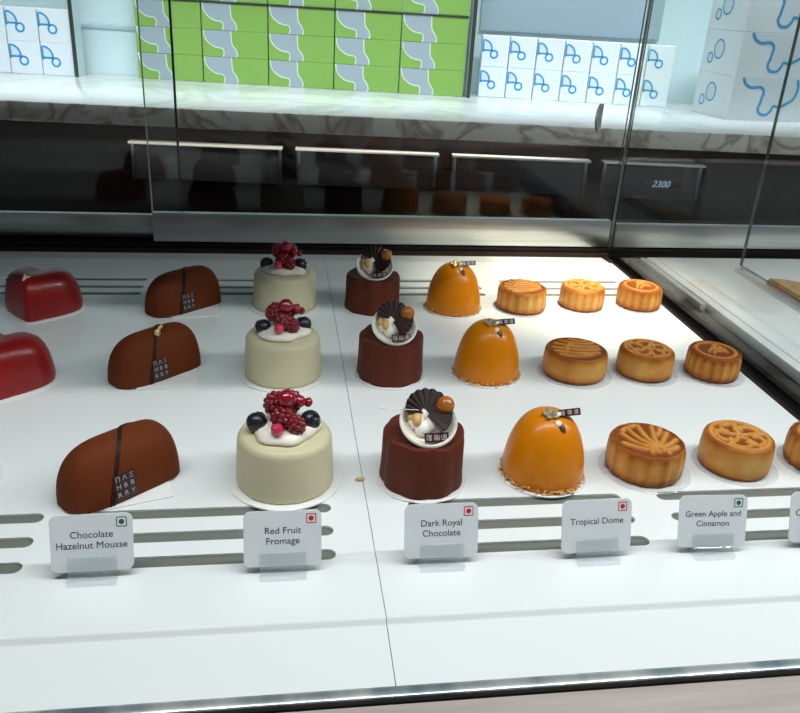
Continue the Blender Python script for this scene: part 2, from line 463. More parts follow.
for k in range(4 if False else 3):
    o = carton('large_white_box', 'big', 300, 166, 102, 'white_card', big_wave, 0, .5, ['print_blue', 'print_fill'],
               (1.103, 1.941, .1+k*.1023), .06, bl[k], 'large white boxes at the right of the worktop')
    p = link('side_logo', side_rings(), ['print_blue', 'print_fill'], o, (0, .166, 0), (PI/2, 0, -PI/2), False)

# ------------------------------------------------------------------ the display case
case = thing('display_case', 'refrigerated cake display case with steel front trim and dark side channel', 'display case')
bm = BM(); box(bm, -700, 1500, 345, 1170, -948, -40); link('case_body', bm, 'body', case)
bm = BM(); box(bm, -700, 488, 386, 1089, -40, -2.1); link('air_pan', bm, 'slot_pan', case)
bm = BM(); box(bm, -700, 1500, 327.5, 335, -30, -6.5, 1.2); link('front_trim', bm, 'trim_steel', case)
bm = BM(); box(bm, -700, 1500, 325.2, 327.5, -30, -8.5); link('trim_gasket', bm, 'dark_frame', case)
bm = BM(); box(bm, -700, 1500, 1139, 1180, -30, 3); box(bm, -700, 1500, 1139, 1141, 3, 8, .6); box(bm, -700, 1500, 1153, 1155, 3, 8, .6); box(bm, -700, 1500, 1172, 1176, 3, 10, .6)
link('rear_track', bm, 'dark_frame', case)
bm = BM(); box(bm, -700, 500, 1134, 1139.5, -14, 1.5, .8); link('rear_sill', bm, 'brown_steel', case)
bm = BM(); box(bm, 490.5, 557, 335, 1139, -30, -13); link('side_channel', bm, 'dark_frame', case)
bm = BM(); box(bm, 489.5, 493, 335, 1139, -13, 1, .6); link('deck_edge_strip', bm, 'brown_steel', case)
bm = BM(); box(bm, 526, 540, 335, 1120, -13, -3, 2); link('channel_ridge', bm, 'brown_steel', case)
bm = BM(); box(bm, 548, 556, 928, 1126, -13, -1.5, .6); link('side_lip', bm, 'lip', case)
bm = BM(); box(bm, 498, 506, 335, 1137, -13, -7, 1); link('pane_shoe', bm, 'dark_frame', case)
# deck panels with air slots
def stadium(xa, xb, y, hw=6):
    return arc(xb-hw, y, hw, -PI/2, PI/2, 8)+arc(xa+hw, y, hw, PI/2, 3*PI/2, 8)
def panel(name, x0, x1, slots, lab):
    ya, yb = 383, 1092
    holes = []
    for (a, b) in slots:
        for y in (446, 472.5, 500): holes.append(stadium(a, b, y, 5.6))
        for y in (957, 981, 1008): holes.append(stadium(a, b, y, 5.2))
    root = thing(name, lab, 'display panel', group='white deck panels of the display case')
    bm = curve_mesh_2d([[(x0, ya), (x1, ya), (x1, yb), (x0, yb)]]+holes, -1.8, 0)
    link('slotted_sheet', bm, 'deck', root, ang=9)
    # front and rear folds with a soft bend
    def fold(nm, y, sgn, L, drop):
        bm = BM()
        prof = [(y, 0)]
        st = 3.2 if sgn < 0 else 2.2
        for k in range(1, 9):
            q = k/8; prof.append((y+sgn*q*4.5, -st*(q*q*(3-2*q))))
        prof.append((y+sgn*L, -drop))
        top = [[bm.verts.new(Vector((x, yy, zz))*MM) for (yy, zz) in prof] for x in (x0, x1)]
        bot = [[bm.verts.new(Vector((x, yy, zz-2.5))*MM) for (yy, zz) in prof] for x in (x0, x1)]
        fs = []
        for i in range(len(prof)-1):
            for A, B in ((top[0], top[1]), (bot[0], bot[1])): fs.append(bm.faces.new((A[i], A[i+1], B[i+1], B[i])))
            for A, B in ((top[0], bot[0]), (top[1], bot[1])): fs.append(bm.faces.new((A[i], A[i+1], B[i+1], B[i])))
        fs.append(bm.faces.new((top[0][-1], top[1][-1], bot[1][-1], bot[0][-1])))
        bmesh.ops.recalc_face_normals(bm, faces=fs)
        link(nm, bm, 'deck', root, ang=9)
    fold('front_lip', ya, -1, 48, 7); fold('rear_lip', yb, 1, 44, 5)
panel('deck_panel', -700, 63.75, [(-338, -166), (-136, 37)], 'white slotted deck panel under the loaf cakes and white berry cakes')
panel('deck_panel', 64.25, 489, [(95, 264), (294, 463)], 'white slotted deck panel under the orange domes and mooncakes')
# sliding glass doors at the back
def sliding(x0, x1, y, z0, z1, lab, hx=None, seal=None):
    d = thing('sliding_glass_door', lab, 'glass door', group='sliding glass doors of the display case')
    bm = BM(); box(bm, x0, x1, y, y+5, z0+8, 460)
    for fc in bm.faces:
        n = fc.normal
        fc.material_index = 0 if abs(n.y) > .5 else 1
    link('glass_pane', bm, ['pane', 'pane_edge'], d, smooth=False)
    bm = BM(); box(bm, x0, x1, y-4, y+9, z0, z1, 1.2); link('bottom_rail', bm, 'steel', d)
    if seal:
        bm = BM(); box(bm, seal[0], seal[1], y-.8, y-.1, z1, 460); link('edge_seal', bm, seal[2], d, smooth=False)
    if hx:
        bm = BM(); slab(bm, arc(0, 0, 7, PI/2, 3*PI/2, 14, 20), -3, 6); xform(bm, T(hx, y-4, 201) @ RX(PI/2))
        link('finger_pull', bm, 'steel', d)
sliding(-175, 499, 1144, 10, 51, 'right sliding glass door behind the berry cakes and mooncakes with half round pull', 456, (-175, -173.2, 'lip'))
sliding(-690, -135, 1161, 10, 43, 'left sliding glass door behind the red cakes and brown loaves', None, (-138, -135, 'dark_frame'))
sliding(508, 1100, 1144, 10, 46, 'sliding glass door of the neighbouring case at far right')
# glass partition
bm = BM(); box(bm, 500, 504, 336, 1141, -7, 460)
for fc in bm.faces: fc.material_index = 0 if abs(fc.normal.x) > .5 else (1 if fc.normal.y > 0 else 2)
tag(link('glass_partition', bm, ['pane_clear', 'pane_edge', 'pane_edge_dark'], smooth=False), 'upright glass partition along the right edge of the mooncake deck', 'glass partition')
# neighbouring case
bm = BM(); box(bm, 558, 1500, 335, 1126, -14, -.5, 1.5); box(bm, 571, 600, 340, 1120, -.5, .6, .5)
tag(link('neighbour_deck', bm, 'deck'), 'empty white deck of the neighbouring case beyond the dark channel', 'display panel')
g = thing('glass_divider', 'clear glass divider standing on the neighbouring deck at far right', 'glass partition')
bm = BM(); box(bm, 677, 682, 560, 1066, 7, 460)
for fc in bm.faces: fc.material_index = 0 if abs(fc.normal.x) > .5 else 2
link('glass_pane', bm, ['pane_clear', 'pane_edge', 'pane_edge_dark'], g, smooth=False)
bm = BM(); box(bm, 666, 684, 560, 1058, -.4, 7, 1); link('base_strip', bm, 'acrylic', g)
g = thing('half_round_bread', 'flat half round brown bread on the neighbouring deck behind the glass divider', 'bread', (.6845, .955, 0))
bm = BM(); slab(bm, arc(0, 0, 50, -PI/2, PI/2, 24, 47), 0, 10); bmesh.ops.bevel(bm, geom=[e for e in bm.edges if all(v.co.z > .009 for v in e.verts) and len(e.link_faces) == 2], offset=.002, segments=2, affect='EDGES')
for fc in bm.faces:
    if fc.normal.x < -.7: fc.material_index = 1
link('crust', bm, ['bread', 'bread_cut'], g)
# wooden service ledge in front
bm = BM(); box(bm, -700, 1500, 60, 324.8, -60, -9.5, 1)
tag(link('service_ledge', bm, 'wood'), 'pale brown wood grain ledge in front of the steel trim', 'ledge')

# ------------------------------------------------------------------ cakes
def disc_board(x, y, R, lab, m='board', wav=0, t=1.2):
    bm = BM()
    rm = (lambda th, r, z: (r*(1+wav*math.sin(9*th+x)), z)) if wav else None
    revolve(bm, [(0, 0), (R*.97, 0), (R, .3), (R, t), (R*.985, t+.35), (R*.96, t), (0, t)], 72, rm, capt=False, capb=False)
    o = link('cake_board', bm, m, None, (x*MM, y*MM, .0001)); return tag(o, lab, 'cake board', 'cake boards on the deck')
BT = .0013

def raspberry_bm(R, el=1.25, n=42):
    bm = BM()
    for i in range(n):
        t = (i+.5)/n; z = 1-2*t; a = i*2.39996; q = math.sqrt(max(0, 1-z*z))
        ball(bm, R*.78*q*math.cos(a), R*.78*q*math.sin(a), R*.78*z*el, R*.30, sub=2)
    ball(bm, 0, 0, 0, R*.8, sz=el, sub=2)
    return bm
def blueberry_bm(R):
    bm = BM()
    prof = []
    for i in range(13):
        a = -PI/2+PI*.86*i/12
        prof.append((max(0, R*math.cos(a)), R*.92*math.sin(a)))
    prof += [(R*.46, R*.93), (R*.40, R*.98), (R*.30, R*.80), (0, R*.70)]
    def rm(t, r, z): return (r*(1+.09*math.sin(5*t)) if z > R*.85 else r, z)
    revolve(bm, prof, 30, rm, capt=False)
    return bm

def berry_cake(x, y, rz, lab, seed):
    rnd = random.Random(seed)
    H, R = 43, 37.3
    g = thing('berry_cake', lab, 'cake', (x*MM, y*MM, BT), rz, 'white glazed berry cakes')
    prof = [(0, 0), (R-1.5, 0), (R-.3, .8), (R, 3), (R-.3, 20), (R-1.3, H-7)]
    for k in range(1, 7):
        a = PI/2*k/6; prof.append((R-7.3+6*math.cos(a), H-7+6.8*math.sin(a)))
    prof += [(R*.5, H), (0, H)]
    bm = BM(); revolve(bm, prof, 72, capt=False); link('cake_body', bm, 'white_glaze', g, ang=60)
    bm = BM()
    def rm(t, r, z): return (r*(1+.07*math.sin(3*t+seed)+.05*math.sin(5*t+1.3*seed)+.025*math.sin(8*t)), z)
    revolve(bm, [(0, 0), (23, 0), (25, 1.5), (24.5, 4), (21, 7), (13, 9), (0, 10)], 48, rm, 0, 0, capt=False)
    link('cream', bm, 'cream', g, (0, 0, (H-.4)*MM), ang=70)
    j = lambda a=1.2: rnd.uniform(-a, a)
    for (bx, by, rx, ry) in ((-20, -2, 1.15, -.5), (19.5, 0, 1.0, .55)):
        link('blueberry', blueberry_bm(8), 'blueberry', g, ((bx+j())*MM, (by+j())*MM, (H+7.5+j(.5))*MM), (rx+j(.3), ry, rnd.uniform(0, 6)), ang=60)
    for (bx, by, bz, R_, rot) in ((-8, 1, 22, 8.3, (.5, .25, 0)), (-1, -9, 14.5, 8.6, (.9, .2, .5)), (7, -13, 12.5, 7.2, (.35, -.1, 0)), (5, 6, 21, 8, (-.3, .5, 0))):
        link('raspberry', raspberry_bm(R_), 'raspberry', g, ((bx+j())*MM, (by+j())*MM, (H+bz+j())*MM), (rot[0]+j(.2), rot[1]+j(.2), rot[2]+j(1)), ang=80)
    for (bx, by, bz, R_, m) in ((2, -3, 28, 7.2, 'redcurrant'), (11.5, 0, 23, 5, 'redcurrant'), (17, 3, 20.5, 3.6, 'redcurrant'), (-6, -18.5, 11, 4.8, 'pink_currant')):
        bm = BM(); ball(bm, 0, 0, 0, R_); 
        for k in range(5):
            a = k*1.256; ball(bm, R_*.2*math.cos(a), R_*.2*math.sin(a), R_*1.0, R_*.14, sub=1)
        link('redcurrant', bm, m, g, ((bx+j())*MM, (by+j())*MM, (H+bz+j())*MM), (j(.6), j(.6), 0), ang=80)
    return g

def glyph_strokes(bm, cx, cy, s, kind, z0, z1, M):
    h = s/2; w = s*.13
    L = lambda p: ribbon(bm, [(cx+a*h, cy+b*h) for a, b in p], w, z0, z1, M=M)
    if kind == 0: L([(-.8, -.9), (-.8, .8), (.9, .8)]); L([(-.3, .4), (.7, .4)]); L([(-.3, 0), (.8, 0)]); L([(-.2, -.8), (-.2, -.4), (.7, -.4), (.7, -.8), (-.2, -.8)])
    elif kind == 1: L([(-.8, .8), (.8, .8), (.8, -.8), (-.8, -.8), (-.8, .8)]); L([(-.8, .25), (.8, .25)]); L([(0, .8), (0, -.8)]); L([(-.8, -.3), (.8, -.3)])
    else: L([(-.9, .8), (-.9, -.8), (.9, -.8)]); L([(-.5, .9), (.9, .9)]); L([(-.3, .5), (-.3, -.4), (.7, -.4), (.7, .5), (-.3, .5)]); L([(.2, .9), (.2, -.4)]); L([(-.3, .1), (.7, .1)])
def plaque3(parent, w, h, M):
    bm = BM(); slab(bm, [(-w/2, -h/2), (w/2, -h/2), (w/2, h/2), (-w/2, h/2)], 0, .9, M=M); p = link('chocolate_plaque', bm, 'plaque', parent, smooth=False)
    bm = BM()
    for k in range(3): glyph_strokes(bm, (k-1)*w*.31, 0, h*.66, k, .85, 1.05, M)
    link('printed_characters', bm, 'glyph', p, smooth=False)

def royal_cake(x, y, rz, lab, seed, stick=False, fanrot=0):
    H, R = 41.5, 32
    g = thing('chocolate_cake', lab, 'cake', (x*MM, y*MM, BT), rz, 'dark chocolate cakes with fan topping')
    ph = seed*.7
    def rm(t, r, z):
        k = abs(math.sin(4.5*t+ph))
        a = (.045*(k-.5)+.012*math.sin(3*t+ph)) * (1 if r > R*.6 else .3)
        zz = z+(.9*math.sin(3*t+ph)+.5*math.sin(7*t) if z > H*.8 and r > R*.7 else 0)
        return r*(1+a), zz
    bm = BM(); revolve(bm, [(0, 0), (R+.3, 0), (R+.8, 2), (R, 12), (R-.3, 24), (R-.6, H-2), (R-1.5, H), (R-3.5, H+.2), (R*.6, H-1.5), (0, H-1.5)], 108, rm, capt=False)
    link('cake_body', bm, 'choc_cake', g, ang=50)
    # white chocolate cup leaning towards the viewer
    tilt = RX(math.radians(35)); C0 = T(1, -6.5, H+11.5)
    A = C0 @ tilt
    bm = BM()
    revolve(bm, [(0, -6), (10, -5.5), (17, -3), (18.8, 0), (20, 2.6), (21.4, 3.4), (22.4, 2.2), (21, -1.2), (17.2, -5), (10, -8), (0, -8.5)], 56, capt=False, capb=False)
    xform(bm, A); link('white_chocolate_cup', bm, 'white_choc', g, ang=60)
    bm = BM()
    for (cx, cy, cz, q) in ((-4, -4, -1.5, 6.5), (-8, 2, -1, 7), (6, 4, -1, 8), (-4, 8, 0, 7), (3, -1, -1, 6.5)): ball(bm, cx, cy, cz, q, sz=.8)
    xform(bm, A); link('cream', bm, 'cream', g)
    bm = BM(); ball(bm, -9, 2, 3, 4, 1, 1.6, .9); ball(bm, -13, 5, 2, 3, 1, 1.4, .9); xform(bm, A); link('nut_piece', bm, 'nut', g)
    bm = BM(); ball(bm, 13.5, 11, 6.5, 7.3, sz=1.1); xform(bm, A); link('caramel_ball', bm, 'caramel', g)
    plaque3(g, 18.5, 7, A @ T(5, -13.5, 1.5) @ RX(.30) @ RZ(.03))
    # pleated chocolate fan
    bm = BM(); N = 110; a0, a1 = math.radians(-62+fanrot), math.radians(176+fanrot)
    rows = []
    for i in range(N+1):
        t = i/N; a = a0+(a1-a0)*t
        L = 14+4.5*math.sin(PI*min(1, t*1.0))**1+3.5*math.exp(-((t-.02)/.16)**2)
        amp = (.35+1.3*t)
        row = []
        for kk in range(7):
            q = kk/6; rr = 2+L*q
            z = 5+4.5*q*(1-.3*q)+amp*q*math.sin(i/N*2*PI*13)
            row.append(Vector((rr*math.cos(a)-1.5, rr*math.sin(a)+5, z)))
        rows.append(row)
    top = [[bm.verts.new(p*MM) for p in row] for row in rows]
    bot = [[bm.verts.new((p-Vector((0, 0, 1.1)))*MM) for p in row] for row in rows]
    for i in range(N):
        for k in range(6):
            bm.faces.new((top[i][k], top[i][k+1], top[i+1][k+1], top[i+1][k])); bm.faces.new((bot[i][k], bot[i+1][k], bot[i+1][k+1], bot[i][k+1]))
        bm.faces.new((top[i][6], bot[i][6], bot[i+1][6], top[i+1][6])); bm.faces.new((top[i][0], top[i+1][0], bot[i+1][0], bot[i][0]))
    for i in (0, N):
        for k in range(6): bm.faces.new((top[i][k], top[i][k+1], bot[i][k+1], bot[i][k]))
    bmesh.ops.recalc_face_normals(bm, faces=bm.faces)
    xform(bm, A); link('chocolate_fan', bm, 'dark_choc', g, ang=70)
    if stick:
        bm = BM(); tube(bm, [(-37, 9, 8), (-30, 8, 8.5), (-8, 6, 9.5)], [.6, .3, .3], 6); xform(bm, A); link('silver_stick', bm, 'silver', g)
    return g

def dome_cake(x, y, lab, seed, gold=False, plaque_rot=0):
    rnd = random.Random(seed)
    H, R = 57, 33
    g = thing('mango_dome_cake', lab, 'cake', (x*MM, y*MM, BT), 0, 'glossy orange dome cakes')
    prof = [(0, 0), (R-1, 0)]
    for i in range(1, 30):
        a = PI/2*i/30
        prof.append((R*math.cos(a)**.80, 2+(H-2)*math.sin(a)**1.0))
    prof += [(0, H)]
    bm = BM(); revolve(bm, prof, 80, capt=False); link('dome_body', bm, 'mango', g, ang=80)
    bm = BM()
    for i in range(170):
        a = rnd.uniform(0, 2*PI); rr = R+rnd.uniform(-1.0, 1.9); z = rnd.uniform(.8, 4.6)-max(0, rr-R)
        M = T(rr*math.cos(a), rr*math.sin(a), max(.9, z)) @ RZ(rnd.uniform(0, 6)) @ RX(rnd.uniform(-.7, .7)) @ Matrix.Diagonal((rnd.uniform(.7, 2.3), rnd.uniform(.5, 1.2), rnd.uniform(.4, .9), 1))
        bmesh.ops.create_icosphere(bm, subdivisions=1, radius=MM, matrix=M)
    tag(link('crumb_rim', bm, 'flake', g), kind='stuff', label='golden toasted crumbs round the foot')
    # topper
    A = T(1, -6, H-1) @ RX(.25)
    bm = BM()
    for k in range(5):
        a = k*1.256+.4
        ball(bm, 3.6*math.cos(a)-3, 3.2*math.sin(a), 1.2, 3.4, 1.1, .75, .45, R=RZ(a) @ RY(-.4))
    xform(bm, A); link('leaf_topper', bm, 'gold' if gold else 'grey_leaf', g)
    bm = BM(); ball(bm, 2.6, -2, 3.2, 2.2, 1.3, .8, .7, R=RZ(.8)); xform(bm, A); link('white_petal', bm, 'ivory', g)
    plaque3(g, 18.5, 5.6, A @ T(12, .5, 2.6) @ RZ(.12+plaque_rot) @ RX(.75))
    bm = BM(); ball(bm, 1.5, -8.5, -.9, 3.1, 1.0, 1.0, .8); xform(bm, A); link('ivory_drop', bm, 'ivory', g)
    bm = BM()
    ball(bm, 3.8, -11.5, -2.3, 3.6, .75, 1.4, .5, R=RZ(.4) @ RX(.6)); xform(bm, A); link('brown_leaf', bm, 'brown_leaf', g)
    return g

def loaf_cake(x, y, rz, lab, ornament=False):
    Lh, W, H = 92, 46, 43.5
    g = thing('chocolate_loaf_cake', lab, 'cake', (x*MM, y*MM, BT), rz, 'brown chocolate loaf cakes')
    def sec(s):
        k = max(0, 1-abs(s)**3.4)**(1/2.2) if s < 0 else max(0, 1-s**6)**(1/2.6)
        return k
    def pt(s, a, off=0):
        k = sec(s); kw = .10+.90*k; kh = k
        c, sn = math.cos(a), math.sin(a)
        e = .80
        yy = (W/2*kw+off)*math.copysign(abs(c)**e, c); zz = (H*(kh*.94+.06)+off)*abs(sn)**.86
        return Vector((s*Lh/2, yy, zz))
    bm = BM(); NS, NA = 56, 36
    rings = []
    for i in range(NS+1):
        q = -1+2*i/NS; s = math.copysign(1-(1-abs(q))**1.7, q)
        rings.append([bm.verts.new(pt(s, PI*k/NA)*MM) for k in range(NA+1)])
    for i in range(NS):
        for k in range(NA): bm.faces.new((rings[i][k], rings[i+1][k], rings[i+1][k+1], rings[i][k+1]))
        bm.faces.new((rings[i][0], rings[i][NA], rings[i+1][NA], rings[i+1][0]))
    bm.faces.new(rings[0]); bm.faces.new(rings[-1][::-1])
    bmesh.ops.recalc_face_normals(bm, faces=bm.faces)
    link('cake_body', bm, 'haz_choc', g, ang=50)
    # cord over the middle, front side is y negative (angle from PI to 0)
    for ds in (0, .045):
        bm = BM(); tube(bm, [pt(.66-1.10*(k/24)**.5+ds, PI*(.30+.70*k/24), .35) for k in range(25)], .75, 6); link('chocolate_cord', bm, 'dark_choc', g)
    # plaque hugging the lower front side
    a_lo, a_hi = PI*.99, PI*.85
    bm = BM(); rows = []
    for k in range(9):
        a = a_lo+(a_hi-a_lo)*k/8
        rows.append([pt(s, a, .9) for s in [-.36+.38*i/6 for i in range(7)]])
    top = [[bm.verts.new(p*MM) for p in rw] for rw in rows]; bot = [[bm.verts.new((p+Vector((0, 1.0, -.3)))*MM) for p in rw] for rw in rows]
    for i in range(8):
        for k in range(6):
            bm.faces.new((top[i][k], top[i][k+1], top[i+1][k+1], top[i+1][k])); bm.faces.new((bot[i][k], bot[i+1][k], bot[i+1][k+1], bot[i][k+1]))
    for i in range(8):
        for k in (0, 6): bm.faces.new((top[i][k], top[i+1][k], bot[i+1][k], bot[i][k]))
    for k in range(6):
        for i in (0, 8): bm.faces.new((top[i][k], top[i][k+1], bot[i][k+1], bot[i][k]))
    bmesh.ops.recalc_face_normals(bm, faces=bm.faces)
    p = link('chocolate_plaque', bm, 'plaque', g)
    bm = BM(); rowsT = ['\u03a0\u039b\u039e', 'HBB', 'RRY']
    for rr in range(3):
        for cc in range(3):
            a = a_hi+(a_lo-a_hi)*(.18+.31*rr); s = -.36+.38*(.19+.31*cc)
            P = pt(s, a, 1.2); Pu = pt(s, a-.02, 1.2); Px = pt(s+.01, a, 1.2)
            ux = (Px-P).normalized(); uy = (Pu-P).normalized(); nz = ux.cross(uy).normalized()
            t = text_bm(rowsT[rr][cc], 5.4)
            Mg = Matrix((ux, uy, nz)).transposed().to_4x4(); Mg.translation = P*MM
            xform(t, Mg); me = bpy.data.meshes.new('x'); t.to_mesh(me); t.free(); bm.from_mesh(me); bpy.data.meshes.remove(me)
    link('printed_letters', bm, 'glyph', p, smooth=False)
    if ornament:
        bm = BM(); ball(bm, 0, 0, 3, 3.4, 1, .8, 1.2); ball(bm, 2.5, 0, 7, 2.0, .8, .7, 1.6, R=RY(.6)); ball(bm, 5, 0, 9, 1.5)
        q = pt(0, PI*.60, 0); xform(bm, T(q.x, q.y, q.z-2)); link('gold_ornament', bm, 'gold', g)
    return g

def heart_cake(x, y, rz, lab, S=41.5, H=45):
    g = thing('red_heart_cake', lab, 'cake', (x*MM, y*MM, BT), rz, 'glossy red heart cakes')
    N = 120
    def outline(t, soft):     # tip at -y
        px = 16*math.sin(t)**3; py = 13*math.cos(t)-5*math.cos(2*t)-2*math.cos(3*t)-math.cos(4*t)
        ex = 15*math.sin(t); ey = 14*math.cos(t)-1.5
        hx, hy = px/16, (py+2.5)/15.5
        qx, qy = ex/15.5, ey/15.5
        return Vector((hx*(1-soft)+qx*soft, hy*(1-soft)+qy*soft))
    bm = BM(); rings = []
    lev = [(1.0, 0), (1.02, .06), (1.02, .18), (.99, .40), (.95, .58), (.89, .74), (.80, .87), (.67, .95), (.5, .99), (.3, 1.0), (.12, .995)]
    for (sc, zz) in lev:
        ring = []
        for i in range(N):
            t = 2*PI*i/N; p = outline(t, .42)*sc*S
            dip = 2.2*math.exp(-(p.x/9)**2)*max(0, min(1, (p.y+16)/34))*(zz**2)
            ring.append(bm.verts.new(Vector((p.x, p.y, zz*H-dip*zz))*MM))
        rings.append(ring)
    for a, b in zip(rings, rings[1:]):
        for i in range(N): bm.faces.new((a[i], a[(i+1) % N], b[(i+1) % N], b[i]))
    bm.faces.new(rings[0][::-1]); bm.faces.new(rings[-1]); bmesh.ops.recalc_face_normals(bm, faces=bm.faces)
    link('cake_body', bm, 'red_glaze', g, ang=70)
    bm = BM()
    ball(bm, 0, 0, 0, 3.2, .6, 1.5, .5); ball(bm, 3, 1, .5, 2, 1.6, .5, .5, R=RZ(.5)); ball(bm, -1, 4, .5, 1.6, .6, 1.3, .5)
    xform(bm, T(-6, -21, H*.955+.9) @ RX(.35)); link('silver_leaf', bm, 'ivory', g)
    bm = BM(); slab(bm, [tuple(outline(2*PI*i/60, .45)*S*1.09) for i in range(60)], 0, 1.1)
    b = link('cake_board', bm, 'board', None, (x*MM, y*MM, .0001), (0, 0, rz)); tag(b, lab.replace('heart shaped cake', 'heart shaped board').replace('glossy red', 'white').replace('red', 'white'), 'cake board', 'cake boards on the deck')
    return g

# ------------------------------------------------------------------ mooncakes
def seg_dist(p, a, b):
    ab = b-a; t = max(0, min(1, (p-a).dot(ab)/ab.length_squared)); return (p-(a+ab*t)).length
def bez(p0, p1, p2, n=8):
    return [Vector(((1-t)**2*p0[0]+2*t*(1-t)*p1[0]+t*t*p2[0], (1-t)**2*p0[1]+2*t*(1-t)*p1[1]+t*t*p2[1])) for t in [i/n for i in range(n+1)]]
def circ(cx, cy, r, n=16, a0=0, a1=2*PI): return [Vector((cx+r*math.cos(a0+(a1-a0)*i/n), cy+r*math.sin(a0+(a1-a0)*i/n))) for i in range(n+1)]
PAT = {
 'leaf': [bez((.05, -.62), (-.35, -.55), (-.78, -.12)), bez((.05, -.50), (-.45, -.30), (-.62, .36)), bez((.06, -.38), (-.30, -.05), (-.34, .66)),
          bez((.08, -.30), (-.05, .12), (.02, .78)), bez((.15, -.32), (.22, .15), (.42, .72)), bez((.2, -.36), (.5, .02), (.72, .36)),
          bez((.22, -.45), (.55, -.3), (.82, -.02)), bez((.2, -.58), (.45, -.58), (.7, -.4)), circ(.08, -.62, .24, 10, -.2, PI+.2), bez((.25, .2), (.5, .25), (.62, .62)), bez((-.55, .55), (-.3, .75), (-.05, .82))],
 'rose': [circ(.42*math.cos(a), .42*math.sin(a), .30, 14, a-2.0, a+2.0) for a in [k*1.2566+.3 for k in range(5)]]+[circ(0, 0, .10, 10)]+[bez((.1*math.cos(a), .1*math.sin(a)), (.35*math.cos(a+.5), .35*math.sin(a+.5)), (.8*math.cos(a+.2), .8*math.sin(a+.2))) for a in [k*1.2566+.9 for k in range(5)]]+[circ(0, 0, .86, 40)],
 'waves': [bez((-.75, -.35), (-.2, -.75), (.3, -.55)), bez((-.8, -.05), (-.1, -.55), (.6, -.42)), bez((-.75, .25), (0, -.3), (.75, -.15)), bez((-.55, .55), (.1, -.05), (.8, .12)),
           bez((-.25, .75), (.25, .2), (.75, .38)), bez((.1, .82), (.4, .5), (.6, .6)), bez((-.4, -.1), (-.3, .3), (.05, .45))],
 'medal': [circ(0, 0, .78, 40), bez((-.4, -.1), (0, .35), (.45, 0)), bez((-.3, -.25), (.1, .05), (.35, -.25)), circ(.25, .25, .16, 10)],
}
def bbox_h(curves, p, w):
    best = 9
    for c in curves:
        for a, b in zip(c, c[1:]):
            if abs(p.x-a.x) > .35 or abs(p.y-a.y) > .35: continue
            d = seg_dist(p, a, b)
            if d < best: best = d
    return max(0, 1-(best/w)**2) if best < w else 0
def mooncake(x, y, R, H, pat, lobes, amp, rz, lab, brown=0, seed=1, sx=1, dents=False):
    rnd = random.Random(seed)
    bm = BM(); lay = bm.verts.layers.float_color.new('bake')
    N = 144; NR = 30
    curves = PAT[pat]
    def side(t, k):
        if not lobes: return 1-.010*math.sin(2*t+seed)-.006*math.sin(5*t)
        c = abs(math.cos(lobes*t/2+seed))
        return 1-amp*(1-c**.7)
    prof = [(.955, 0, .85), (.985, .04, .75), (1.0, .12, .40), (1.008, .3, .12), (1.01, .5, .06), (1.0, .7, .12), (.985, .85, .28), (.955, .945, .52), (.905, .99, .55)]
    rings = []
    for (q, zz, br) in prof:
        ring = []
        for i in range(N):
            t = 2*PI*i/N; s = side(t, zz); fl = 1 if zz < .9 else .5
            s = 1+(s-1)*fl
            c = abs(math.cos(lobes*t/2+seed)) if lobes else 0
            v = bm.verts.new(Vector((R*q*s*math.cos(t)*sx, R*q*s*math.sin(t), H*zz))*MM)
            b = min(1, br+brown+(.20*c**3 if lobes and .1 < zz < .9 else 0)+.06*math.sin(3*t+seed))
            v[lay] = (b, b, b, 1); ring.append(v)
        rings.append(ring)
    for j in range(1, NR+1):
        q = .905*(1-j/NR)
        if j == NR:
            ring = None
        ring = []
        for i in range(N if j < NR else 1):
            t = 2*PI*i/N; p = Vector((q*math.cos(t), q*math.sin(t)))/.93
            h = bbox_h(curves, p, .115)
            sh = 1+(side(t, 1)-1)*.5*q
            z = H*.99-.9*(1 if q < .84 else .35)+h*2.3-.6+.5*(1-q*q)
            v = bm.verts.new(Vector((R*q*sh*math.cos(t)*sx, R*q*sh*math.sin(t), z))*MM)
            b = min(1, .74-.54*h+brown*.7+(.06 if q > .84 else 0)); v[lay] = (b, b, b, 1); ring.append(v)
        rings.append(ring)
    for a, b in zip(rings, rings[1:]):
        for i in range(N):
            k = (i+1) % N
            if len(b) == 1: bm.faces.new((a[i], a[k], b[0]))
            else: bm.faces.new((a[i], a[k], b[k], b[i]))
    bm.faces.new(rings[0][::-1])
    bmesh.ops.recalc_face_normals(bm, faces=bm.faces)
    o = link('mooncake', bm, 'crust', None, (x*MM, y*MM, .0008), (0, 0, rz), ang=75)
    tag(o, lab, 'mooncake', 'mooncakes on the right of the deck')
    if dents:
        for (a, zz, L) in ((-1.05, .55, 5), (-1.0, .40, 3.5), (-.72, .22, 3)):
            bm = BM(); P = Vector((R*1.005*math.cos(a), R*1.005*math.sin(a), H*zz))
            slab(bm, [(-.3, -L/2), (.5, -L/5), (.4, L/2), (-.5, L/4)], -.2, .25, M=T(*P) @ RZ(a+PI/2) @ RX(PI/2)); link('crack', bm, 'dark_choc', o, smooth=False)
    return o

ROW = {'F': 'front row', 'M': 'middle row', 'B': 'back row'}
# red hearts
heart_cake(-266, 901, math.radians(-6), 'glossy red heart shaped cake in the back row at far left')
heart_cake(-252, 714, math.radians(-4), 'glossy red heart shaped cake in the middle row cut by the left frame edge')
disc_board(-251, 553, 42, 'empty edge of a white round board at far left of the front row')
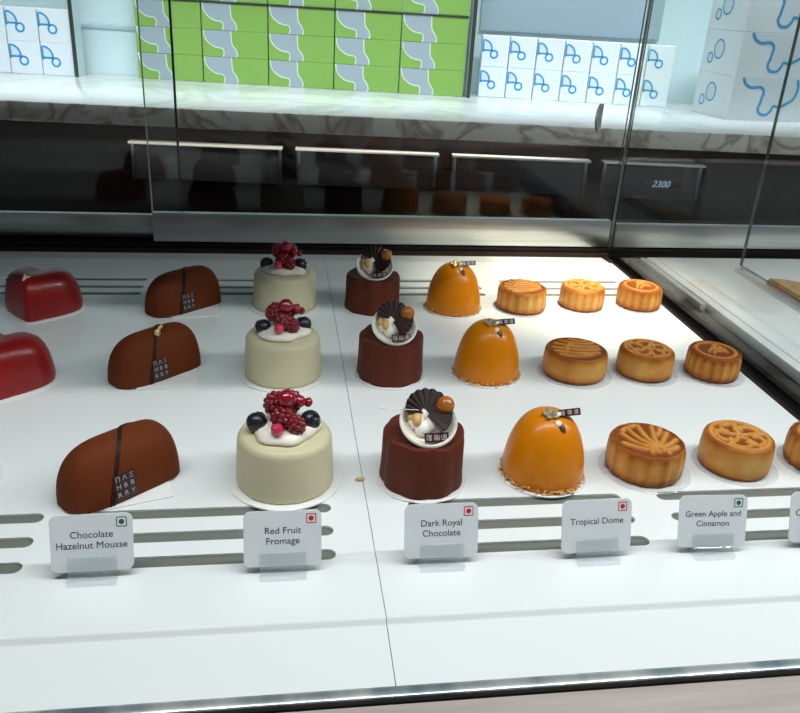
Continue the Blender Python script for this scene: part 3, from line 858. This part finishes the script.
# loaves
def loaf(cx, cy, ang, lab, blab, bx, by, ba, orn=False):
    bm = BM(); slab(bm, rrect(54, 50, 2), 0, 1.2); b = link('cake_board', bm, 'board', None, (bx*MM, by*MM, .0001), (0, 0, ba)); tag(b, blab, 'cake board', 'cake boards on the deck')
    loaf_cake(cx, cy, ang, lab, orn)
loaf(-121, 539, math.radians(41), 'brown chocolate loaf cake with cord and lettered plaque in the front row', 'white rectangular board showing under the front row loaf cake', -112, 536, math.radians(17))
loaf(-121, 736, math.radians(42), 'brown chocolate loaf cake with gold ornament in the middle row', 'white rectangular board showing under the middle row loaf cake', -107, 722, math.radians(3), True)
loaf(-112, 913, math.radians(41), 'brown chocolate loaf cake in the back row nearest the steel rail', 'white rectangular board showing under the back row loaf cake', -98, 903, math.radians(8))
# berry cakes
for k, (x, y, w) in {'F': (3.3, 540, 43.5), 'M': (3.3, 729, 43), 'B': (6.5, 918, 43)}.items():
    disc_board(x, y, w, 'round white board under the %s berry cake' % ROW[k])
    berry_cake(x, y, {'F': 0, 'M': .12, 'B': -.15}[k], 'white glazed cake topped with raspberries and blueberries, %s' % ROW[k], {'F': 1, 'M': 2, 'B': 3}[k])
for k, (x, y) in {'F': (110.5, 536), 'M': (109, 725), 'B': (111, 911)}.items():
    disc_board(x, y, 36.5, 'round white wavy edged board under the %s dark chocolate cake' % ROW[k], wav=.012)
    royal_cake(x, y, {'F': 0, 'M': .05, 'B': -.05}[k], {'F': 'dark chocolate cake with fan, caramel ball and silver stick, front row', 'M': 'dark chocolate cake with fan and caramel ball, middle row', 'B': 'dark chocolate cake with fan and caramel ball, back row'}[k], {'F': 1, 'M': 2, 'B': 4}[k], k == 'F', {'F': 0, 'M': -14, 'B': -22}[k])
for k, (x, y) in {'F': (210.5, 537), 'M': (208.5, 724), 'B': (210.5, 908)}.items():
    disc_board(x, y, 35.5, 'small round white board under the %s orange dome' % ROW[k])
    dome_cake(x, y, {'F': 'glossy orange dome cake with grey leaf topper, front row', 'M': 'glossy orange dome cake with dark topper, middle row', 'B': 'glossy orange dome cake with gold topper, back row'}[k], {'F': 1, 'M': 2, 'B': 3}[k], k == 'B')
MC = [('F', 299, 540, 31.5, 27.5, 'leaf', 14, .045, .0, 'fluted mooncake with fanned leaf pattern, front row beside the dome', .10, 1, 1, False),
      ('M', 302, 724, 32, 27, 'waves', 0, 0, .1, 'plain sided oval mooncake with two cracks, middle row beside the dome', .12, 2, 1.03, True),
      ('B', 298, 912, 30.5, 27, 'waves', 16, .04, .3, 'pale fluted mooncake under the spotlight, back row beside the dome', .0, 3, 1, False),
      ('F', 382, 543, 29.5, 27.5, 'rose', 0, 0, .2, 'smooth sided mooncake with rose pattern, front row second from the dome', .06, 4, 1, False),
      ('M', 378.5, 723, 28.5, 27, 'rose', 0, 0, -.2, 'smooth sided mooncake with dark rose pattern, middle row second from the dome', .12, 5, 1, False),
      ('B', 379, 919, 28, 26, 'rose', 18, .02, .6, 'pale round mooncake with rose pattern, back row second from the dome', .0, 6, 1, False),
      ('F', 461, 541, 29.5, 27, 'medal', 18, .06, .1, 'fluted mooncake cut off by the right frame edge, front row', .14, 7, 1, False),
      ('M', 452, 718, 27.6, 27, 'medal', 18, .06, .2, 'deep brown fluted mooncake with plain top, middle row by the channel', .18, 8, 1, False),
      ('B', 456, 920, 28, 26, 'medal', 18, .07, .5, 'golden fluted mooncake in the back row next to the glass partition', .10, 9, 1, False)]
for (k, x, y, R, H, pat, lob, amp, rz, lab, br, sd, sx, de) in MC:
    mooncake(x, y, R, H, pat, lob, amp, rz, lab, br, sd, sx, de)
    disc_board(x+1, y-1, R*1.20, 'clear round paper disc under the '+' '.join(lab.split(',')[0].split()[:6])+', '+ROW[k], 'film', 0, .5)
# crumb by the seam
bm = BM(); ball(bm, 0, 0, 1.2, 2.4, 1.6, .9, .5, sub=2); ball(bm, 3, 1, 1, 1.3, sz=.7, sub=2); o = link('cake_crumb', bm, 'nut', None, (.0615, .535, 0)); tag(o, 'tiny yellow crumb lying on the seam between the deck panels', 'crumb')

# ------------------------------------------------------------------ price cards
def price_card(x, y, rz, lines, mark, lab, size=6.3, just='CENTER'):
    g = thing('name_card', lab, 'sign', (x*MM, y*MM, 0), rz, 'cake name cards along the front')
    tilt = math.radians(-18)
    A = T(0, 0, 4) @ RX(PI/2+tilt)        # card plane: x right, y up the card, z towards viewer
    w, h = 50.5, 37.3
    bm = BM(); slab(bm, rrect(w, h, 4.5, 6, 0, h/2+1), 0, 1.2, M=A); c = link('card', bm, 'card', g, ang=30)
    n = len(lines)
    for i, t in enumerate(lines):
        yy = {1: [23], 2: [25, 18]}[n][i]
        xx = 0 if just == 'CENTER' else -w/2+3.6
        bm = text_bm(t, size, just); xform(bm, A @ T(xx, yy, 1.25)); link('lettering', bm, 'ink', c, smooth=False)
    if mark:
        mk = 'red_ink' if mark == 'r' else 'green_ink'
        bm = BM(); cx, cy = 18.5, 32.8
        ribbon(bm, rrect(6, 6, .3, 2, cx, cy), .6, 1.2, 1.3, True, M=A); slab(bm, arc(cx, cy, 1.7, 0, 2*PI, 16)[:-1], 1.2, 1.3, M=A)
        link('diet_mark', bm, mk, c, smooth=False)
    bm = BM()
    vs = box(bm, -15, 15, .5, 11.5, 2, 4.6, .4, 1)            # upright lip in card plane
    bmesh.ops.transform(bm, matrix=T(0, 0, 4) @ RX(PI/2+tilt) @ T(0, 0, -.2), verts=bm.verts)
    box(bm, -15, 15, -9.5, 6, .2, 4.8, .5, 1)
    link('acrylic_holder', bm, 'acrylic', g, smooth=False)
CY = 429.5
price_card(-119, CY+4, .02, ['Chocolate', 'Hazelnut Mousse'], 'g', 'white name card reading Chocolate Hazelnut Mousse in a clear holder')
price_card(1, CY+.5, .0, ['Red Fruit', 'Fromage'], 'r', 'white name card reading Red Fruit Fromage in a clear holder')
price_card(107, CY+2, .0, ['Dark Royal', 'Chocolate'], 'r', 'white name card reading Dark Royal Chocolate in a clear holder')
price_card(216.5, CY+.5, .02, ['Tropical Dome'], 'r', 'white name card reading Tropical Dome in a clear holder')
price_card(302.5, CY+.5, -.03, ['Green Apple and', 'Cinnamon'], 'g', 'white name card reading Green Apple and Cinnamon in a clear holder', 6.0)
price_card(388, CY+.5, -.02, ['C'], None, 'white name card starting with C cut by the right frame edge', 6.6, 'LEFT')

# ------------------------------------------------------------------ light
def area(name, loc, target, sx, sy, power, col=(1, 1, 1), spread=PI):
    l = bpy.data.lights.new(name, 'AREA'); l.shape = 'RECTANGLE'; l.size = sx; l.size_y = sy; l.energy = power; l.color = col; l.spread = spread
    o = bpy.data.objects.new(name, l); COL.objects.link(o); o.location = loc
    o.rotation_euler = (Vector(target)-Vector(loc)).to_track_quat('-Z', 'Y').to_euler()
    return o
def spot(name, loc, target, power, ang, blend, rad, col):
    l = bpy.data.lights.new(name, 'SPOT'); l.energy = power; l.spot_size = math.radians(ang); l.spot_blend = blend; l.shadow_soft_size = rad; l.color = col
    o = bpy.data.objects.new(name, l); COL.objects.link(o); o.location = loc
    o.rotation_euler = (Vector(target)-Vector(loc)).to_track_quat('-Z', 'Y').to_euler()
    return o
area('case_light_strip', (.25, .38, .70), (.25, .46, 0), 1.5, .014, 7.2, (.95, 1, 1))
area('ceiling_panel_light', (.3, .3, 1.85), (.3, .6, 0), 1.2, .6, 2.6, (.97, 1, 1))
spot('warm_spotlight', (.42, .84, .95), (.38, .99, 0), 90, 30, 1, .03, (1, .88, .68))
area('counter_light_strip', (.25, 1.86, .80), (.25, 2.16, .1), 2.8, .05, 6.8, (.86, .97, 1), math.radians(75))
area('neighbour_deck_fill', (1.15, .5, .70), (1.15, .75, 0), .7, .014, 5, (.95, 1, 1))  # added fill light to brighten the neighbouring deck
area('drawer_light_strip', (.25, 1.778, .055), (.25, 1.80, -.05), 2.0, .01, .8, (1, .96, .88))
for i in range(7):
    spot('ceiling_downlight', (-.9+.42*i, 2.1+.05*(i % 2), 1.86), (-.9+.42*i, 2.15, 0), 14, 44, .6, .06, (1, .95, .86))
# unseen glass shelf and frosted tray, added to shade the left of the deck
us = thing('added_shade_shelf', 'unseen glass shelf added for shade high over the red cakes and brown loaves', 'added shelf')
bm = BM(); box(bm, -700, 360, 508, 1120, 420, 428); link('shade_glass', bm, 'tint_glass', us, smooth=False)
bm = BM(); box(bm, -690, 270, 586, 1110, 428.2, 436, 2); link('shade_tray', bm, 'frosted', us)
bm = BM(); box(bm, -700, -690, 1110, 1130, 414, 420); box(bm, 350, 360, 1110, 1130, 414, 420); link('shade_bracket', bm, 'steel', us)
w = bpy.data.worlds.new('world'); SC.world = w; w.use_nodes = True
w.node_tree.nodes['Background'].inputs[0].default_value = (.5, .55, .6, 1); w.node_tree.nodes['Background'].inputs[1].default_value = .15
SC.view_settings.view_transform = 'Standard'; SC.view_settings.look = 'None'; SC.view_settings.exposure = 0; SC.view_settings.gamma = 1
SC.cycles.transparent_max_bounces = 16
